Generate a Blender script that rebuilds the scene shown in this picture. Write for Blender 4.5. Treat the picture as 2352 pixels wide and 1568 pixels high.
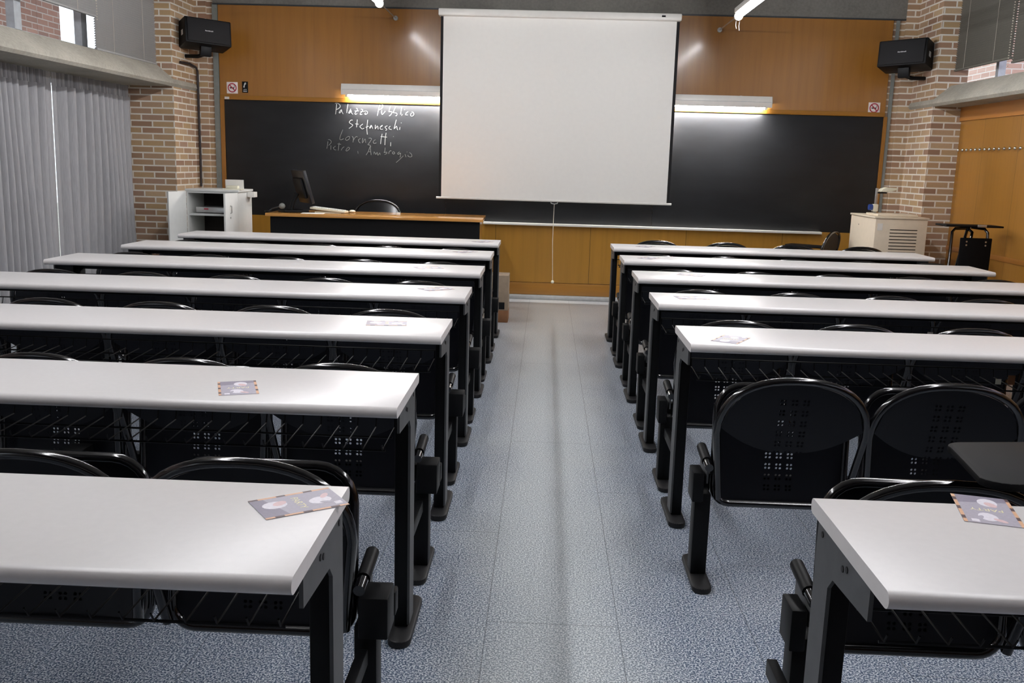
import bpy, bmesh, math, random
from mathutils import Vector, Matrix
random.seed(7)
SC = bpy.context.scene
COL = SC.collection
for o in list(bpy.data.objects):
    bpy.data.objects.remove(o)

# ------------------------------------------------------------------ camera
F, CZ, YAW, PIT, ROL = 2150.0, 1.341, -0.0320, -0.1877, 0.0287
def cam_axes():
    cy, sy = math.cos(YAW), math.sin(YAW)
    fw = Vector((sy*math.cos(PIT), cy*math.cos(PIT), math.sin(PIT)))
    r = Vector((cy, -sy, 0)); u = r.cross(fw)
    return (r*math.cos(ROL)+u*math.sin(ROL), u*math.cos(ROL)-r*math.sin(ROL), fw)
CR, CU, CF = cam_axes()
CP = Vector((0, 0, CZ))
cam = bpy.data.cameras.new('camera'); camo = bpy.data.objects.new('camera', cam); COL.objects.link(camo)
m = Matrix((CR, CU, -CF)).transposed().to_4x4(); m.translation = CP
camo.matrix_world = m
cam.sensor_width = 36; cam.lens = F/2352*36; cam.clip_start = 0.05; cam.clip_end = 200
SC.camera = camo
def at(px, py, axis, val):
    """point of a known plane that a photo measurement falls on"""
    d = CF + CR*((px-1176)/F) + CU*((784-py)/F)
    return CP + d*((val-CP[axis])/d[axis])

# ------------------------------------------------------------------ light and exposure
SC.view_settings.view_transform = 'Standard'
SC.view_settings.look = 'None'
SC.view_settings.gamma = 1
SC.view_settings.use_curve_mapping = False
SC.view_settings.exposure = 0.13
W = bpy.data.worlds.new('daylight'); SC.world = W; W.use_nodes = True
W.node_tree.nodes['Background'].inputs[0].default_value = (0.80, 0.90, 1.0, 1)
W.node_tree.nodes['Background'].inputs[1].default_value = 2.2
TUBE_CEIL = 72.0     # ceiling lines
TUBE_BOARD = 230.0   # board lamps

# ------------------------------------------------------------------ materials
def lin(c):
    return tuple(((v/255)/12.92 if v/255 <= .04045 else ((v/255+.055)/1.055)**2.4) for v in c)
class N:
    def __init__(s, name):
        s.m = bpy.data.materials.new(name); s.m.use_nodes = True
        s.t = s.m.node_tree; s.b = s.t.nodes['Principled BSDF']; s.out = s.t.nodes['Material Output']
    def n(s, typ, **kw):
        x = s.t.nodes.new(typ)
        for k, v in kw.items():
            if k.startswith('i_'):
                x.inputs[int(k[2:])].default_value = v
            else: setattr(x, k, v)
        return x
    def l(s, a, b): s.t.links.new(a, b)
    def math(s, op, a, b=None, c=None):
        x = s.n('ShaderNodeMath', operation=op)
        for i, v in enumerate((a, b, c)):
            if v is None: continue
            if isinstance(v, (int, float)): x.inputs[i].default_value = v
            else: s.l(v, x.inputs[i])
        return x.outputs[0]
    def mix(s, fac, a, b):
        x = s.n('ShaderNodeMix', data_type='RGBA')
        for i, v in ((0, fac), (6, a), (7, b)):
            if isinstance(v, (int, float)): x.inputs[i].default_value = v
            elif isinstance(v, tuple): x.inputs[i].default_value = (*v, 1) if len(v) == 3 else v
            else: s.l(v, x.inputs[i])
        return x.outputs[2]
    def coords(s, scale=(1, 1, 1), kind='Object'):
        tc = s.n('ShaderNodeTexCoord'); mp = s.n('ShaderNodeMapping')
        s.l(tc.outputs[kind], mp.inputs[0]); mp.inputs[3].default_value = scale
        return mp.outputs[0]
    def noise(s, vec, scale, detail=3, rough=.5):
        x = s.n('ShaderNodeTexNoise'); s.l(vec, x.inputs['Vector'])
        x.inputs['Scale'].default_value = scale; x.inputs['Detail'].default_value = detail
        x.inputs['Roughness'].default_value = rough
        return x.outputs['Fac']
    def ramp(s, fac, stops):
        x = s.n('ShaderNodeValToRGB'); s.l(fac, x.inputs[0])
        e = x.color_ramp.elements
        while len(e) < len(stops): e.new(.5)
        for el, (p, c) in zip(e, stops):
            el.position = p; el.color = (*c, 1)
        return x.outputs[0]
    def set(s, col=None, rough=.5, metal=0, spec=.5, coat=0, trans=0, emit=None, es=0):
        b = s.b
        if col is not None:
            if isinstance(col, tuple): b.inputs['Base Color'].default_value = (*col, 1)
            else: s.l(col, b.inputs['Base Color'])
        b.inputs['Roughness'].default_value = rough; b.inputs['Metallic'].default_value = metal
        b.inputs['Specular IOR Level'].default_value = spec
        b.inputs['Coat Weight'].default_value = coat; b.inputs['Coat Roughness'].default_value = .12
        b.inputs['Transmission Weight'].default_value = trans
        if emit:
            b.inputs['Emission Color'].default_value = (*emit, 1); b.inputs['Emission Strength'].default_value = es
        return s.m
def plain(name, rgb, rough=.5, metal=0, spec=.5, coat=0, var=.08, scale=25):
    """a colour with a little uneven tone of its own"""
    q = N(name); c = lin(rgb)
    f = q.noise(q.coords(), scale, 3)
    lo = tuple(v*(1-var) for v in c); hi = tuple(min(1, v*(1+var)) for v in c)
    return q.set(q.ramp(f, [(.3, lo), (.7, hi)]), rough, metal, spec, coat)
def wood(name, rgb, axis='z', rough=.28, panel=None, dark=.72, coat=.3):
    q = N(name); c = lin(rgb)
    sc = {'z': (16, 16, .8), 'x': (.8, 16, 16), 'y': (16, .8, 16)}[axis]
    v = q.coords(sc)
    f = q.noise(v, 2.2, 6, .6)
    w = q.n('ShaderNodeTexWave', bands_direction='X'); w.inputs['Scale'].default_value = .16
    w.inputs['Distortion'].default_value = 14; w.inputs['Detail'].default_value = 3; w.inputs['Detail Scale'].default_value = .6
    q.l(v, w.inputs['Vector'])
    g = q.math('ADD', q.math('MULTIPLY', f, .86), q.math('MULTIPLY', w.outputs['Fac'], .14))
    col = q.ramp(g, [(.25, tuple(x*(dark+.15) for x in c)), (.5, c), (.75, tuple(min(1, x*1.07) for x in c))])
    if panel:   # (axis index, start, width): thin joints between veneer sheets and tone per sheet
        tc = q.n('ShaderNodeTexCoord'); sp = q.n('ShaderNodeSeparateXYZ'); q.l(tc.outputs['Object'], sp.inputs[0])
        u = q.math('DIVIDE', q.math('SUBTRACT', sp.outputs[panel[0]], panel[1]), panel[2])
        fr = q.math('FRACT', u); edge = q.math('LESS_THAN', fr, .006)
        wn = q.n('ShaderNodeTexWhiteNoise', noise_dimensions='1D'); q.l(q.math('FLOOR', u), wn.inputs['W'])
        col = q.mix(q.math('MULTIPLY', wn.outputs['Value'], .22), col, tuple(x*.62 for x in c))
        col = q.mix(edge, col, tuple(x*.35 for x in c))
    bump = q.n('ShaderNodeBump'); bump.inputs['Strength'].default_value = .02; q.l(f, bump.inputs['Height'])
    q.l(bump.outputs[0], q.b.inputs['Normal'])
    return q.set(col, rough, coat=coat)
def brick(name, tones, mortar, scale=1.0):
    q = N(name)
    tc = q.n('ShaderNodeTexCoord'); sp = q.n('ShaderNodeSeparateXYZ'); q.l(tc.outputs['Object'], sp.inputs[0])
    cb = q.n('ShaderNodeCombineXYZ'); q.l(q.math('ADD', sp.outputs[0], sp.outputs[1]), cb.inputs[0]); q.l(sp.outputs[2], cb.inputs[1])
    def tex(c1, c2, mo, ms):
        b = q.n('ShaderNodeTexBrick'); q.l(cb.outputs[0], b.inputs['Vector'])
        b.inputs['Color1'].default_value = (*c1, 1); b.inputs['Color2'].default_value = (*c2, 1); b.inputs['Mortar'].default_value = (*mo, 1)
        b.inputs['Scale'].default_value = 1; b.inputs['Mortar Size'].default_value = ms; b.inputs['Mortar Smooth'].default_value = .2
        b.inputs['Brick Width'].default_value = .205*scale; b.inputs['Row Height'].default_value = .0585*scale; b.offset = .5
        return b
    b = tex((0, 0, 0), (1, 1, 1), (0, 0, 0), .0)
    col = q.ramp(b.outputs['Color'], [(i/(len(tones)-1), lin(t)) for i, t in enumerate(tones)])
    f = q.noise(cb.outputs[0], 60, 4)
    col = q.mix(q.math('MULTIPLY', f, .35), col, lin(tones[0]))
    b2 = tex((0, 0, 0), (0, 0, 0), (1, 1, 1), .0075)
    col = q.mix(b2.outputs['Fac'], col, lin(mortar))
    bump = q.n('ShaderNodeBump'); bump.inputs['Strength'].default_value = .5; bump.inputs['Distance'].default_value = .004
    q.l(q.math('SUBTRACT', 1, b2.outputs['Fac']), bump.inputs['Height']); q.l(bump.outputs[0], q.b.inputs['Normal'])
    return q.set(col, .85, spec=.2)
def concrete(name, rgb):
    q = N(name); c = lin(rgb); v = q.coords()
    f = q.math('ADD', q.math('MULTIPLY', q.noise(v, 2.5, 5), .6), q.math('MULTIPLY', q.noise(v, 45, 3), .4))
    return q.set(q.ramp(f, [(.3, tuple(x*.72 for x in c)), (.7, tuple(x*1.2 for x in c))]), .85, spec=.2)
def floor_mat():
    q = N('speckled_blue_linoleum')
    v = q.coords()
    f1 = q.noise(v, 190, 3, .62); f2 = q.noise(v, 120, 3, .7); f3 = q.noise(v, 2.1, 4)
    col = q.ramp(f1, [(.41, lin((40, 62, 94))), (.485, lin((96, 119, 148))), (.55, lin((236, 240, 244)))])
    col = q.mix(q.ramp(f2, [(.56, (0, 0, 0)), (.66, (1, 1, 1))]), col, lin((78, 98, 120)))
    tc = q.n('ShaderNodeTexCoord'); sp = q.n('ShaderNodeSeparateXYZ'); q.l(tc.outputs['Object'], sp.inputs[0])
    x, y = sp.outputs[0], sp.outputs[1]
    # feet have worn the aisle paler
    dx = q.math('ABSOLUTE', q.math('SUBTRACT', q.math('ADD', x, q.math('MULTIPLY', q.math('SUBTRACT', f3, .5), .35)), .06))
    wear = q.n('ShaderNodeMapRange'); wear.inputs[1].default_value = .42; wear.inputs[2].default_value = .08; wear.interpolation_type = 'SMOOTHSTEP'
    q.l(dx, wear.inputs[0])
    col = q.mix(q.math('MULTIPLY', wear.outputs[0], .34), col, lin((226, 230, 222)))
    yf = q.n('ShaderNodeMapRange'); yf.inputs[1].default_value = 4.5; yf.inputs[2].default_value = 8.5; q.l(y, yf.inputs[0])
    col = q.mix(q.math('MULTIPLY', yf.outputs[0], .45), col, lin((166, 160, 148)))  # brownish reflection of the wood wall painted into the floor, growing towards the front
    # a scuffed dark line down the aisle, and joints of the sheets
    dl = q.math('ABSOLUTE', q.math('SUBTRACT', x, q.math('ADD', .079, q.math('MULTIPLY', f3, .008))))
    sm = q.n('ShaderNodeMapRange'); sm.inputs[1].default_value = .06; sm.inputs[2].default_value = .0; q.l(dl, sm.inputs[0])
    ft = q.n('ShaderNodeMapRange'); ft.inputs[1].default_value = 8.2; ft.inputs[2].default_value = 7.0; q.l(y, ft.inputs[0])
    col = q.mix(q.math('MULTIPLY', q.math('MULTIPLY', sm.outputs[0], ft.outputs[0]), q.math('MULTIPLY', f3, .5)), col, lin((70, 74, 80)))
    ux = q.math('DIVIDE', q.math('ADD', x, .134), .391)
    jx = q.math('LESS_THAN', q.math('FRACT', q.math('ADD', ux, .004)), .008)
    sh = q.math('MULTIPLY', q.math('FRACT', q.math('MULTIPLY', q.math('FLOOR', ux), .37)), 1.85)
    jy = q.math('LESS_THAN', q.math('FRACT', q.math('DIVIDE', q.math('ADD', q.math('SUBTRACT', y, 2.58), sh), 1.85)), .0018)
    col = q.mix(q.math('MULTIPLY', q.math('MAXIMUM', jx, jy), .55), col, lin((48, 56, 68)))
    q.set(col, .30, spec=.5)
    r = q.n('ShaderNodeMapRange'); r.inputs[3].default_value = .27; r.inputs[4].default_value = .31; q.l(f3, r.inputs[0])
    q.l(r.outputs[0], q.b.inputs['Roughness'])
    return q.m
def perforated(name):
    q = N(name)
    q.set(lin((10, 11, 17)), .36, spec=.3)
    tc = q.n('ShaderNodeTexCoord'); sp = q.n('ShaderNodeSeparateXYZ'); q.l(tc.outputs['Object'], sp.inputs[0])
    x, z = sp.outputs[0], sp.outputs[2]
    P = .036
    gx = q.math('SUBTRACT', q.math('MULTIPLY', q.math('FRACT', q.math('ADD', q.math('DIVIDE', x, P), .5)), P), P/2)
    gz = q.math('SUBTRACT', q.math('MULTIPLY', q.math('FRACT', q.math('DIVIDE', z, P)), P), P/2)
    ax = q.math('SUBTRACT', q.math('ABSOLUTE', gx), .0062); az = q.math('SUBTRACT', q.math('ABSOLUTE', gz), .0062)
    d = q.math('ADD', q.math('MULTIPLY', ax, ax), q.math('MULTIPLY', az, az))
    hole = q.math('LESS_THAN', d, .0041**2)
    inx = q.math('LESS_THAN', q.math('ABSOLUTE', x), P*1.5)
    inz = q.math('MULTIPLY', q.math('GREATER_THAN', z, P*8), q.math('LESS_THAN', z, P*18))
    hole = q.math('MULTIPLY', hole, q.math('MULTIPLY', inx, inz))
    tr = q.n('ShaderNodeBsdfTransparent'); ms = q.n('ShaderNodeMixShader')
    q.l(hole, ms.inputs[0]); q.l(q.b.outputs[0], ms.inputs[1]); q.l(tr.outputs[0], ms.inputs[2]); q.l(ms.outputs[0], q.out.inputs[0])
    return q.m
def emit(name, rgb, s):
    q = N(name); return q.set(rgb, .5, emit=rgb, es=s)
def translucent(name, rgb, amount, rough=.8):
    q = N(name); c = lin(rgb)
    f = q.noise(q.coords((60, 60, 4)), 3, 3)
    col = q.ramp(f, [(.3, tuple(x*.9 for x in c)), (.7, tuple(min(1, x*1.08) for x in c))])
    q.set(col, rough, spec=.15)
    t = q.n('ShaderNodeBsdfTranslucent'); q.l(col, t.inputs[0]); ms = q.n('ShaderNodeMixShader'); ms.inputs[0].default_value = amount
    q.l(q.b.outputs[0], ms.inputs[1]); q.l(t.outputs[0], ms.inputs[2]); q.l(ms.outputs[0], q.out.inputs[0])
    return q.m

M = {}
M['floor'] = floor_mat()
M['wood_front'] = wood('oak_veneer_front', (152, 103, 42), 'z', .30, None)
M['wood_low'] = wood('oak_veneer_low', (172, 125, 48), 'z', .3, (0, -.5, .95))
M['wood_right'] = wood('oak_veneer_side', (158, 109, 40), 'z', .35, (1, 7.72, .62))
M['wood_trim'] = wood('oak_trim', (162, 112, 42), 'x', .3)
M['wood_trim_y'] = wood('oak_trim_side', (172, 112, 46), 'y', .35)
M['desk_wood'] = wood('varnished_desk_wood', (206, 148, 78), 'x', .12, None, .85, .5)
M['brick'] = brick('brick_brown', [(148, 118, 98), (174, 144, 114), (190, 162, 120), (168, 138, 118), (198, 172, 136), (156, 120, 100)], (226, 220, 208))
M['brick_out'] = brick('brick_outdoor', [(120, 92, 82), (146, 112, 98), (134, 100, 88)], (160, 150, 142), 1.2)
M['brick_light'] = brick('brick_outdoor_pale', [(196, 160, 146), (220, 186, 172), (208, 172, 156)], (232, 224, 216), 1.2)
M['concrete'] = concrete('concrete_grey', (172, 168, 156))
M['ceiling'] = concrete('ceiling_grey', (120, 118, 112))
M['backwall'] = plain('rear_wall_brown', (92, 70, 52), .8)
M['board'] = N('slate_board'); q = M['board']
fv = q.noise(q.coords((2, 2, 6)), 1.5, 4)
M['board'] = q.set(q.ramp(fv, [(.3, lin((27, 28, 30))), (.75, lin((36, 37, 40)))]), .42, spec=.4)
M['laminate'] = plain('pale_grey_laminate', (224, 221, 220), .30, var=.015, scale=60)
M['black_metal'] = plain('black_powder_metal', (9, 10, 12), .5, spec=.2)
M['black_gloss'] = plain('black_gloss_tube', (12, 12, 15), .16, spec=.6, coat=.5)
M['black_rubber'] = plain('black_rubber', (22, 22, 24), .5, spec=.4)
M['grey_plate'] = plain('grey_steel_plate', (78, 80, 82), .5, spec=.3)
M['perf'] = perforated('black_perforated_sheet')
M['black_plastic'] = plain('black_plastic', (12, 13, 15), .52, spec=.2)
M['tablet_black'] = plain('black_tablet', (9, 9, 11), .6, spec=.12)
M['wire'] = plain('black_wire', (9, 9, 10), .45, spec=.2)
M['screen'] = plain('projection_fabric', (243, 242, 237), .9, spec=.1, var=.01)
M['black_cloth'] = plain('black_border_cloth', (14, 13, 16), .8)
M['white_paint'] = plain('white_enamel', (232, 230, 224), .35, var=.02)
M['white_metal'] = plain('white_lacquer', (225, 226, 222), .3, var=.02)
M['cab_in'] = plain('cabinet_inside', (206, 208, 205), .6, var=.03)
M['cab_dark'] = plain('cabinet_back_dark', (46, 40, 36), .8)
M['beige'] = plain('beige_enamel', (222, 208, 186), .4, var=.03)
M['slot'] = plain('slot_dark', (38, 28, 20), .8)
M['silver'] = plain('silver_metal', (196, 196, 194), .28, metal=.8)
M['chrome'] = plain('chrome_knob', (225, 225, 222), .12, metal=1)
M['paper'] = plain('white_paper', (236, 234, 228), .7, var=.02)
M['cream'] = plain('cream_plastic', (222, 218, 196), .45, var=.03)
M['blue'] = plain('blue_plastic', (34, 62, 128), .4)
M['red'] = plain('sign_red', (168, 40, 58), .5)
M['sign_white'] = plain('sign_white', (232, 224, 222), .5, var=.02)
M['chalk'] = plain('chalk_white', (176, 178, 176), .9, var=.12, scale=200)
M['chalk_dim'] = plain('chalk_faint', (116, 118, 116), .9, var=.2, scale=200)
M['cable'] = plain('dark_cable', (44, 34, 34), .6)
M['cord'] = plain('pale_cord', (214, 206, 190), .7)
M['curtain'] = translucent('grey_curtain_cloth', (156, 156, 158), .03)
M['blind_l'] = translucent('grey_blind', (168, 168, 166), .10, .6)
M['blind_r'] = translucent('olive_grey_blind', (108, 106, 98), .02, .55)
M['alu'] = plain('aluminium_frame', (196, 204, 210), .35, metal=.4)
M['dark_frame'] = plain('dark_frame', (48, 52, 56), .4)
M['cardboard'] = plain('cardboard', (134, 92, 60), .8)
M['greybox'] = plain('grey_brown_board', (150, 132, 112), .7)
M['steel_strip'] = plain('grey_strip', (126, 130, 126), .5)
M['skirting'] = plain('pale_skirting', (196, 198, 198), .5)
M['tube_c'] = emit('tube_light', (.965, .965, 1.0), TUBE_CEIL)
M['tube_b'] = emit('board_tube_light', (.98, .97, .97), TUBE_BOARD)
q = N('window_glass'); q.set((1, 1, 1), 0, trans=1); tr = q.n('ShaderNodeBsdfTransparent'); gl = q.n('ShaderNodeBsdfGlossy'); gl.inputs['Roughness'].default_value = .02
ms = q.n('ShaderNodeMixShader'); ms.inputs[0].default_value = .06; q.l(tr.outputs[0], ms.inputs[1]); q.l(gl.outputs[0], ms.inputs[2]); q.l(ms.outputs[0], q.out.inputs[0]); M['glass'] = q.m
for k, c in dict(fl_grey=(176, 171, 184), fl_dark=(140, 133, 150), fl_pink=(226, 196, 198), fl_white=(236, 232, 240), fl_yellow=(244, 238, 196), fl_orange=(222, 176, 140), fl_brown=(84, 58, 58)).items():
    M[k] = plain('print_'+k[3:], c, .42, spec=.3, var=.06, scale=180)
M['label_white'] = plain('label_white', (205, 205, 205), .5)
M['teacher_black'] = plain('desk_front_black', (9, 9, 11), .55, spec=.25)
M['seat_grey'] = plain('monitor_bezel', (34, 36, 40), .35)
M['exterior_pink'] = plain('exterior_render', (244, 220, 232), .9)

# ------------------------------------------------------------------ mesh builder
class MB:
    def __init__(s): s.bm = bmesh.new(); s.mats = []; s.cur = 0
    def use(s, mat):
        if mat not in s.mats: s.mats.append(mat)
        s.cur = s.mats.index(mat); return s
    def _add(s, bm2, mtx=None):
        if mtx is not None: bmesh.ops.transform(bm2, matrix=mtx, verts=bm2.verts)
        for f in bm2.faces: f.material_index = s.cur
        me = bpy.data.meshes.new('tmp'); bm2.to_mesh(me); bm2.free()
        s.bm.from_mesh(me); bpy.data.meshes.remove(me)
        return s
    def box(s, x0, x1, y0, y1, z0, z1, bev=0, seg=2, mtx=None):
        b = bmesh.new(); bmesh.ops.create_cube(b, size=1)
        for v in b.verts:
            v.co = Vector(((x0+x1)/2+v.co.x*(x1-x0), (y0+y1)/2+v.co.y*(y1-y0), (z0+z1)/2+v.co.z*(z1-z0)))
        if bev: bmesh.ops.bevel(b, geom=list(b.edges), offset=bev, segments=seg, profile=.5, affect='EDGES')
        return s._add(b, mtx)
    def prism(s, pts, axis, a, b_, bev=0, mtx=None):
        """polygon in the two other axes (cyclic order y,z / z,x->x,z / x,y) pushed along axis"""
        b = bmesh.new()
        def mk(p, t):
            return {0: (t, p[0], p[1]), 1: (p[0], t, p[1]), 2: (p[0], p[1], t)}[axis]
        lo = [b.verts.new(mk(p, a)) for p in pts]; hi = [b.verts.new(mk(p, b_)) for p in pts]
        b.faces.new(lo); b.faces.new(hi[::-1]); n = len(pts)
        for i in range(n): b.faces.new((lo[i], hi[i], hi[(i+1) % n], lo[(i+1) % n]))
        bmesh.ops.recalc_face_normals(b, faces=b.faces)
        if bev: bmesh.ops.bevel(b, geom=[e for e in b.edges], offset=bev, segments=2, profile=.5, affect='EDGES')
        return s._add(b, mtx)
    def tube(s, pts, r, seg=10, closed=False, cap=True, flat=None, mtx=None):
        pts = [Vector(p) for p in pts]; n = len(pts); b = bmesh.new(); rings = []
        up = None
        for i in range(n):
            if closed: t = pts[(i+1) % n]-pts[i-1]
            else: t = pts[min(i+1, n-1)]-pts[max(i-1, 0)]
            t.normalize()
            if up is None:
                up = Vector((0, 0, 1)) if abs(t.z) < .9 else Vector((1, 0, 0))
            up = (up-t*up.dot(t)).normalized(); sd = t.cross(up)
            rr = r[i] if isinstance(r, (list, tuple)) else r
            ring = []
            for k in range(seg):
                a = 2*math.pi*k/seg
                o = up*math.cos(a)*rr+sd*math.sin(a)*rr
                if flat: o -= Vector(flat)*o.dot(Vector(flat))*.6
                ring.append(b.verts.new(pts[i]+o))
            rings.append(ring)
        m_ = n if closed else n-1
        for i in range(m_):
            A, B = rings[i], rings[(i+1) % n]
            for k in range(seg): b.faces.new((A[k], A[(k+1) % seg], B[(k+1) % seg], B[k]))
        if cap and not closed: b.faces.new(rings[0][::-1]); b.faces.new(rings[-1])
        bmesh.ops.recalc_face_normals(b, faces=b.faces)
        return s._add(b, mtx)
    def cyl(s, p0, p1, r, seg=16, r2=None, mtx=None):
        return s.tube([p0, p1], [r, r if r2 is None else r2], seg, mtx=mtx)
    def ball(s, c, r, sx=1, sy=1, sz=1, mtx=None):
        b = bmesh.new(); bmesh.ops.create_uvsphere(b, u_segments=16, v_segments=10, radius=r)
        for v in b.verts: v.co = Vector((c[0]+v.co.x*sx, c[1]+v.co.y*sy, c[2]+v.co.z*sz))
        return s._add(b, mtx)
    def quads(s, rows, thick=None, mtx=None):
        """a sheet from rows of points"""
        b = bmesh.new(); vv = [[b.verts.new(p) for p in r] for r in rows]
        for i in range(len(vv)-1):
            for j in range(len(vv[0])-1): b.faces.new((vv[i][j], vv[i][j+1], vv[i+1][j+1], vv[i+1][j]))
        bmesh.ops.recalc_face_normals(b, faces=b.faces)
        if thick: bmesh.ops.solidify(b, geom=list(b.faces), thickness=thick)
        return s._add(b, mtx)
    def poly(s, pts, mtx=None):
        b = bmesh.new(); b.faces.new([b.verts.new(p) for p in pts]); return s._add(b, mtx)
    def build(s, name, mat=None, parent=None, loc=(0, 0, 0), rot=(0, 0, 0), kind=None, smooth=35):
        me = bpy.data.meshes.new(name); s.bm.to_mesh(me); s.bm.free()
        for mm in ([M[k] for k in s.mats] if s.mats else [M[mat]]): me.materials.append(mm)
        if smooth:
            for p in me.polygons: p.use_smooth = True
            me.set_sharp_from_angle(angle=math.radians(smooth))
        o = bpy.data.objects.new(name, me); COL.objects.link(o)
        o.location = loc; o.rotation_euler = rot
        if parent: link(o, parent)
        if kind: o['kind'] = kind
        return o
KIDS = {}
def link(o, p):
    o.parent = p; KIDS.setdefault(p.name, []).append(o)
def tag(o, label, cat, group=None):
    o['label'] = label; o['category'] = cat
    if group: o['group'] = group
    return o
def thing(name, label, cat, loc=(0, 0, 0), rotz=0, group=None):
    o = bpy.data.objects.new(name, None); COL.objects.link(o); o.empty_display_size = .1
    o.location = loc; o.rotation_euler = (0, 0, rotz)
    return tag(o, label, cat, group)
def copy_tree(o, parent=None):
    c = o.copy(); COL.objects.link(c)
    if parent: link(c, parent)
    for ch in KIDS.get(o.name, []): copy_tree(ch, c)
    return c
def dup(o, label, loc, rotz=None):
    c = copy_tree(o); c['label'] = label; c.location = loc
    if rotz is not None: c.rotation_euler = (0, 0, rotz)
    return c
def struct(name, mb, mat=None, parent=None):
    o = mb.build(name, mat, parent)
    if not parent: o['kind'] = 'structure'
    return o

# ------------------------------------------------------------------ room shell
YW = 9.4375
CEIL = 3.25
XL, XR = -3.48, 3.457           # room faces of the two brick piers
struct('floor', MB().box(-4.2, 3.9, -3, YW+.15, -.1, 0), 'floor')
struct('ceiling', MB().box(-4.2, 4.2, -3.1, YW+.2, CEIL, CEIL+.15), 'ceiling')
struct('wall_back', MB().box(-4.2, 4.0, -3.1, -3, 0, CEIL), 'backwall')
struct('wall_front', MB().box(XL-.5, XR+.5, YW, YW+.18, 0, CEIL), 'brick')
struct('trim_6', MB().box(-3.30, XR, YW-.03, YW, 2.786, CEIL), 'ceiling')
struct('trim_7', MB().box(-3.252, 3.235, YW-.022, YW, 1.925, 2.776), 'wood_front')
struct('trim_8', MB().box(-3.252, 3.235, YW-.03, YW-.002, 1.883, 1.925, .003), 'wood_trim')
for x0, x1 in ((-3.254, -3.214), (3.229, 3.262)):
    struct('trim_%d' % (11 if x0 < 0 else 12), MB().box(x0, x1, YW-.028, YW-.001, .09, 1.883 if x0 < 0 else 1.884), 'wood_front')
for x0, x1 in ((-3.312, -3.258), (3.266, 3.296)):
    struct('trim_%d' % (13 if x0 < 0 else 14), MB().box(x0, x1, YW-.02, YW, .0, 2.786), 'steel_strip')
struct('trim_9', MB().box(-3.214, 3.229, YW-.022, YW, .17, .76), 'wood_low')
struct('trim_10', MB().box(-3.214, 3.229, YW-.03, YW, .045, .166, .002), 'wood_trim')
struct('baseboard_front', MB().box(-3.25, 3.25, YW-.045, YW, 0, .043, .003), 'skirting')
struct('trim_1', MB().box(-3.3, XR, YW-.034, YW-.001, 2.774, 2.788), 'dark_frame')

# brick piers that carry the ledges
struct('pillar_left', MB().box(-3.95, XL, 8.815, YW+.18, 0, CEIL), 'brick')
struct('pillar_right', MB().box(XR, 3.735, 8.832, YW+.18, 0, CEIL), 'brick')
# narrow brick returns beside the front panel
struct('trim_2', MB().box(XL, -3.365, YW-.045, YW, 0, CEIL), 'brick')
struct('trim_3', MB().box(3.345, XR, YW-.045, YW, 0, CEIL), 'brick')

# concrete ledges
def ledge(name, sx, x0, x1):
    p = [(x0-.0, 1.952), (x0-.022*1, 1.975), (x0-.012, 2.008), (x0+.14, 2.138), (x1, 2.138), (x1, 1.952)]
    mb = MB(); mb.prism([(sx*a, b) for a, b in p], 1, -3, 9.375)
    return struct(name, mb, 'concrete')
ledge('trim_4', -1, 3.478, 4.02)
ledge('trim_5', 1, 3.458, 3.95)

# right wall: oak panelling under the ledge
wr = struct('wall_right', MB().box(3.722, 3.86, -3, 8.832, 0, 1.952), 'wood_right')
MB().box(3.706, 3.722, -3, 8.83, 1.83, 1.952).build('top_band', 'wood_trim_y', wr)
MB().box(3.712, 3.722, -3, 8.83, .672, .712, .002).build('chair_rail', 'wood_trim_y', wr)
MB().box(3.715, 3.722, -3, 8.83, 0, .06).build('skirting', 'skirting', wr)

# windows: high strip windows over the ledges, tall ones behind the curtains
def window(name, x, ys, z0, z1, frame_mat, pane=True, th=.05):
    mb = MB()
    mb.box(x-.03, x+.03, ys[0], ys[-1], z0, z0+.035); mb.box(x-.03, x+.03, ys[0], ys[-1], z1-.06, z1)
    for y in ys: mb.box(x-.03, x+.03, y-th/2, y+th/2, z0, z1)
    w = mb.build(name, frame_mat); w['kind'] = 'structure'
    MB().box(x-.004, x+.004, ys[0], ys[-1], z0, z1).build('pane', 'glass', w)
    return w
window('window_1', -3.80, [-3, -1.5, 0, 1.5, 3, 4.4, 5.6, 6.78, 7.75, 8.80], 2.139, CEIL, 'alu', th=.09)
window('window_2', 3.79, [-3, -1.5, 0, 1.5, 3, 4.4, 5.6, 6.9, 7.72, 8.33, 9.40], 2.139, CEIL, 'alu')
window('window_3', -4.12, [-3, -1, 1, 3, 5, 7, 8.81], 0, 1.951, 'alu', th=.06)
# what stands outside
struct('exterior_wall', MB().box(-6.4, -6.1, -4, 11.38, 0, 7), 'brick_out')
struct('exterior_overhang', MB().box(-6.4, -6.1, 11.385, 11.92, 2.35, 7), 'brick_out')
struct('exterior_pier', MB().box(5.6, 6.0, 12.25, 16, 0, 7), 'brick_light')
struct('exterior_facade', MB().box(7.4, 7.8, -4, 22, 0, 9), 'exterior_pink')
struct('exterior_ground', MB().box(-14, 14, -8, 30, -.4, -.12), 'concrete')

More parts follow.
